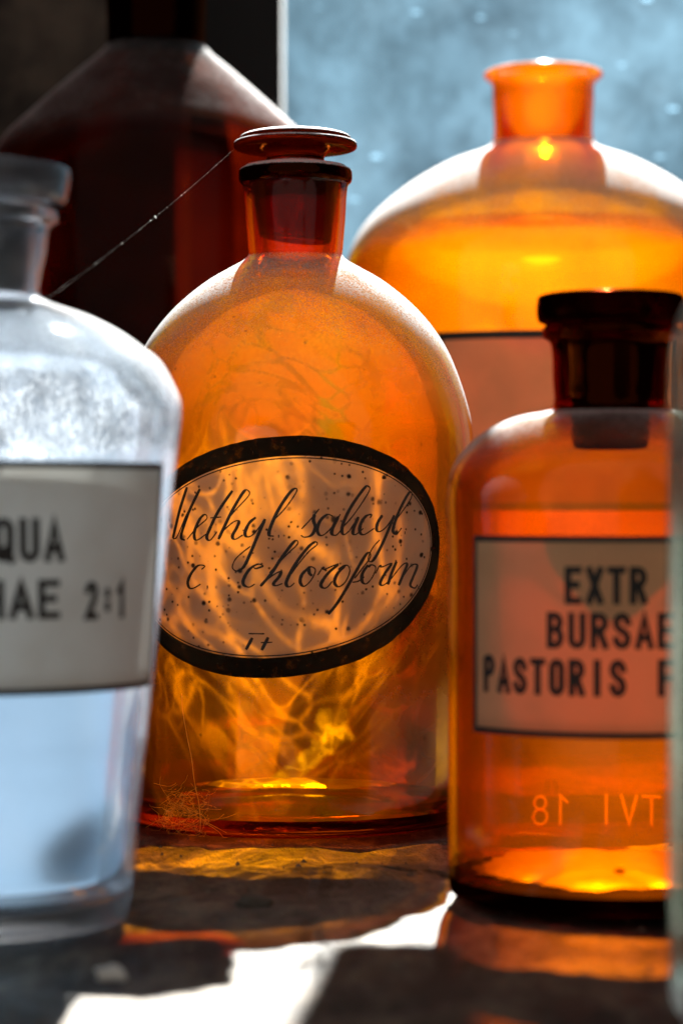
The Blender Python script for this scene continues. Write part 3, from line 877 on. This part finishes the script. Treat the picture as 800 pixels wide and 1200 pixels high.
back_enamel = paper('back_label_enamel', (0.80, 0.52, 0.28), 0.27, tcol=(1.0, 1.0, 0.8))
lab = sheet_rect('label', -0.0555, 0.0555, 0.105, 0.1820, R2 + 0.0002, 0.0002, back_enamel, bb)
frame_rect('border', -0.0555, 0.0555, 0.105, 0.1820, 0.0034, R2 + 0.0002, 0.0003, ink, lab)

# ------------------------------------------------------------------ dark brown bottle behind on the left
S = 3.953e-4
kb = thing('apothecary_bottle', 'tall dark brown bottle with sloping cone shoulders behind the clear bottle', 'bottle', (-0.0858, 1.12, 0), BOTTLES)
R3 = 190 * S
prof = [(0.068, 0.0), (0.0725, 0.002), (0.0742, 0.007), (R3, 0.015), (R3, 0.08), (R3, 0.17), (R3, zc(215, S)), (188 * S, zc(190, S)), (178 * S, zc(166, S)), (147 * S, zc(135, S)), (90 * S, zc(84, S)), (66 * S, zc(64, S)), (58 * S, zc(54, S)), (57 * S, zc(44, S)), (58 * S, zc(0, S)), (60 * S, zc(-40, S)),
        (66 * S, zc(-44, S)), (68 * S, zc(-52, S)), (66 * S, zc(-58, S)), (61 * S, zc(-60, S))]
shell('body', prof, 0.0026, 0.006, zc(56, S), [brown_out, brown_in, brown_solid, brown_solid], kb, lip_in=0.0165, base_z=0.010)
st = [(0, zc(56, S)), (38 * S, zc(55, S)), (41 * S, zc(50, S)), (48 * S, zc(-52, S)), (50 * S, zc(-66, S)), (70 * S, zc(-70, S)), (76 * S, zc(-76, S)), (76 * S, zc(-92, S)), (70 * S, zc(-98, S)), (0, zc(-100, S))]
lathe('stopper', crom(st, 5), [dark_stop], kb, seg=72)

# ------------------------------------------------------------------ greyish bottle cut by the right edge, close to the camera
S = 1.765e-4
gb = thing('apothecary_bottle', 'blurred grey green glass bottle cut off by the right edge of the photo', 'bottle', (0.1135, 0.50, 0), BOTTLES)
R4 = 0.0455
prof = [(0.042, 0.0), (0.0445, 0.0012), (0.0452, 0.004), (R4, 0.01), (R4, 0.06), (R4, 0.125), (0.0450, 0.138), (0.0425, 0.147), (0.037, 0.154), (0.027, 0.160), (0.018, 0.164), (0.0145, 0.168), (0.0145, 0.178), (0.0155, 0.190), (0.0175, 0.192), (0.018, 0.195), (0.0172, 0.198), (0.016, 0.1985)]
shell('body', prof, 0.0022, 0.006, 0.163, [grey_out, grey_in, clear_solid, clear_solid], gb, lip_in=0.0125, base_z=0.008)
grey_label = paper('grey_label_paper', (0.30, 0.31, 0.29), 0.35)

# ------------------------------------------------------------------ spider silk
silk = N('spider_silk')
sd_ = silk.new('ShaderNodeBsdfDiffuse', {'Color': (0.8, 0.78, 0.75)})
st_ = silk.new('ShaderNodeBsdfTranslucent', {'Color': (0.8, 0.78, 0.75)})
silk_m = silk.done(silk.mixs(0.5, sd_.outputs[0], st_.outputs[0]))
A = Vector((-0.0158 - 0.0208, 0.826, zc(176, 2.926e-4)))
B = Vector((-0.0792, 0.640, 0.1600))
vs, fs = [], []
def sag(t, d=0.0016):
    return A.lerp(B, t) + Vector((0, 0, -d * 4 * t * (1 - t)))
pts = [sag(i / 60) + Vector((0, 0, 0.00015 * noise.noise(Vector((i * 0.9, 0, 0))))) for i in range(61)]
tube(pts, [0.000004 + 0.000024 * abs(noise.noise(Vector((i * 0.7, 3, 0)))) for i in range(61)], vs, fs)
for i in range(26):
    t = rnd.random() ** 0.8 * 0.9 + 0.02
    p_ = sag(t)
    r = 0.00004 + 0.00016 * rnd.random() ** 2 * (1.6 if 0.28 < t < 0.5 else 1)
    q = [p_ + Vector((rnd.uniform(-1, 1), rnd.uniform(-1, 1), rnd.uniform(-1, 1))).normalized() * r * rnd.uniform(0.3, 2.2) * j for j in (-1, 0, 1)]
    tube(q, [r * 0.3, r, r * 0.3], vs, fs)
tag(mesh('spider_silk', vs, fs, silk_m), 'thin beaded thread of spider silk stretched from the middle stopper to the clear bottle', 'cobweb')

# ledge cobweb at the foot of the middle bottle
vs, fs = [], []
def on_glass(u, v, off=0.0007):
    p_ = wrap(u, v, off, R0)
    return Vector((p_.x - 0.0158, p_.y + 0.829, p_.z))
web = [(-0.0375, 0.046), (-0.0372, 0.041), (-0.0355, 0.033), (-0.0335, 0.025), (-0.0325, 0.018), (-0.0308, 0.011), (-0.0302, 0.005), (-0.0305, 0.002)]
wp = crom2([Vector(w) for w in web], 6)
tube([on_glass(*w) for w in wp], [0.00013] * len(wp), vs, fs)
for i in range(150):
    u = rnd.uniform(-0.045, -0.027); v_ = rnd.uniform(0.0015, 0.008) + (0.010 * rnd.random() if abs(u + 0.031) < 0.003 or abs(u + 0.0385) < 0.0025 else 0)
    pts = []
    du, dv = rnd.uniform(-1, 1), rnd.uniform(-1, 1)
    for k in range(6):
        pts.append(on_glass(u, max(v_, 0.0008), 0.0006 + rnd.random() * 0.0025))
        du += rnd.uniform(-0.8, 0.8); dv += rnd.uniform(-0.8, 0.8)
        u += du * 0.0011; v_ += dv * 0.0008
    tube(pts, [rnd.uniform(0.00003, 0.00008)] * 6, vs, fs, 4)
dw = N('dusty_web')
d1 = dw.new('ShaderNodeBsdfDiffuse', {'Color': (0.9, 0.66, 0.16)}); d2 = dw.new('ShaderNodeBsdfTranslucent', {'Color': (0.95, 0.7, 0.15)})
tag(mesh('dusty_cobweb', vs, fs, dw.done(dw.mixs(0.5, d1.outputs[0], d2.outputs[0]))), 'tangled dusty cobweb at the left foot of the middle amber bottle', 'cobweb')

# ------------------------------------------------------------------ crumbs on the ledge
def rock(name, x, y, r, mat, flatn=0.6, seed=0):
    bm = bmesh.new()
    bmesh.ops.create_icosphere(bm, subdivisions=3, radius=1)
    for v_ in bm.verts:
        d = 1 + 0.45 * noise.noise(v_.co * 1.3 + Vector((seed, 0, 0))) + 0.18 * noise.noise(v_.co * 4 + Vector((0, seed, 0)))
        v_.co = Vector((v_.co.x * d * r * 1.25, v_.co.y * d * r, v_.co.z * d * r * flatn))
    me = bpy.data.meshes.new(name); bm.to_mesh(me); bm.free()
    o = link(name, me, mat, None, (x, y, ledge_z(x, y) + r * flatn * 0.6))
    return o
light_stone = flat('pale_stone', (0.80, 0.77, 0.72), 0.9, 0.25, 500)
dark_stone = flat('dark_crumb', (0.10, 0.075, 0.055), 0.9, 0.4, 500)
D = lambda y: 2833.3 * CAM_H / (y - 600)
tag(rock('pebble', (130 - 400) / 2833.3 * D(1133), D(1133), 0.0029, light_stone, 0.65, 3), 'small pale pebble on the ledge in front of the clear bottle', 'pebble')
tag(rock('plaster_crumb', (297 - 400) / 2833.3 * D(1050), D(1050), 0.0040, dark_stone, 0.5, 9), 'dark crumb in the amber glow in front of the middle bottle', 'crumb')
vs, fs = [], []
for i in range(500):
    x = rnd.uniform(-0.16, 0.16); y = rnd.uniform(0.44, 0.80); r = 0.0003 + 0.0009 * rnd.random() ** 3
    z = ledge_z(x, y); b = len(vs)
    for dx, dy, dz in ((1, 0, 0), (-0.5, 0.9, 0), (-0.6, -0.8, 0), (0.1, 0.1, 1.1)):
        vs.append((x + dx * r * rnd.uniform(0.7, 1.4), y + dy * r * rnd.uniform(0.7, 1.4), z + dz * r * rnd.uniform(0.6, 1.2) - 0.0001))
    fs += [(b, b + 1, b + 3), (b + 1, b + 2, b + 3), (b + 2, b, b + 3)]
gr = tag(mesh('grit', vs, fs, flat('grit', (0.2, 0.16, 0.12), 0.9, 0.5, 400), smooth=False), 'fine grit scattered over the ledge', 'grit', kind='stuff')
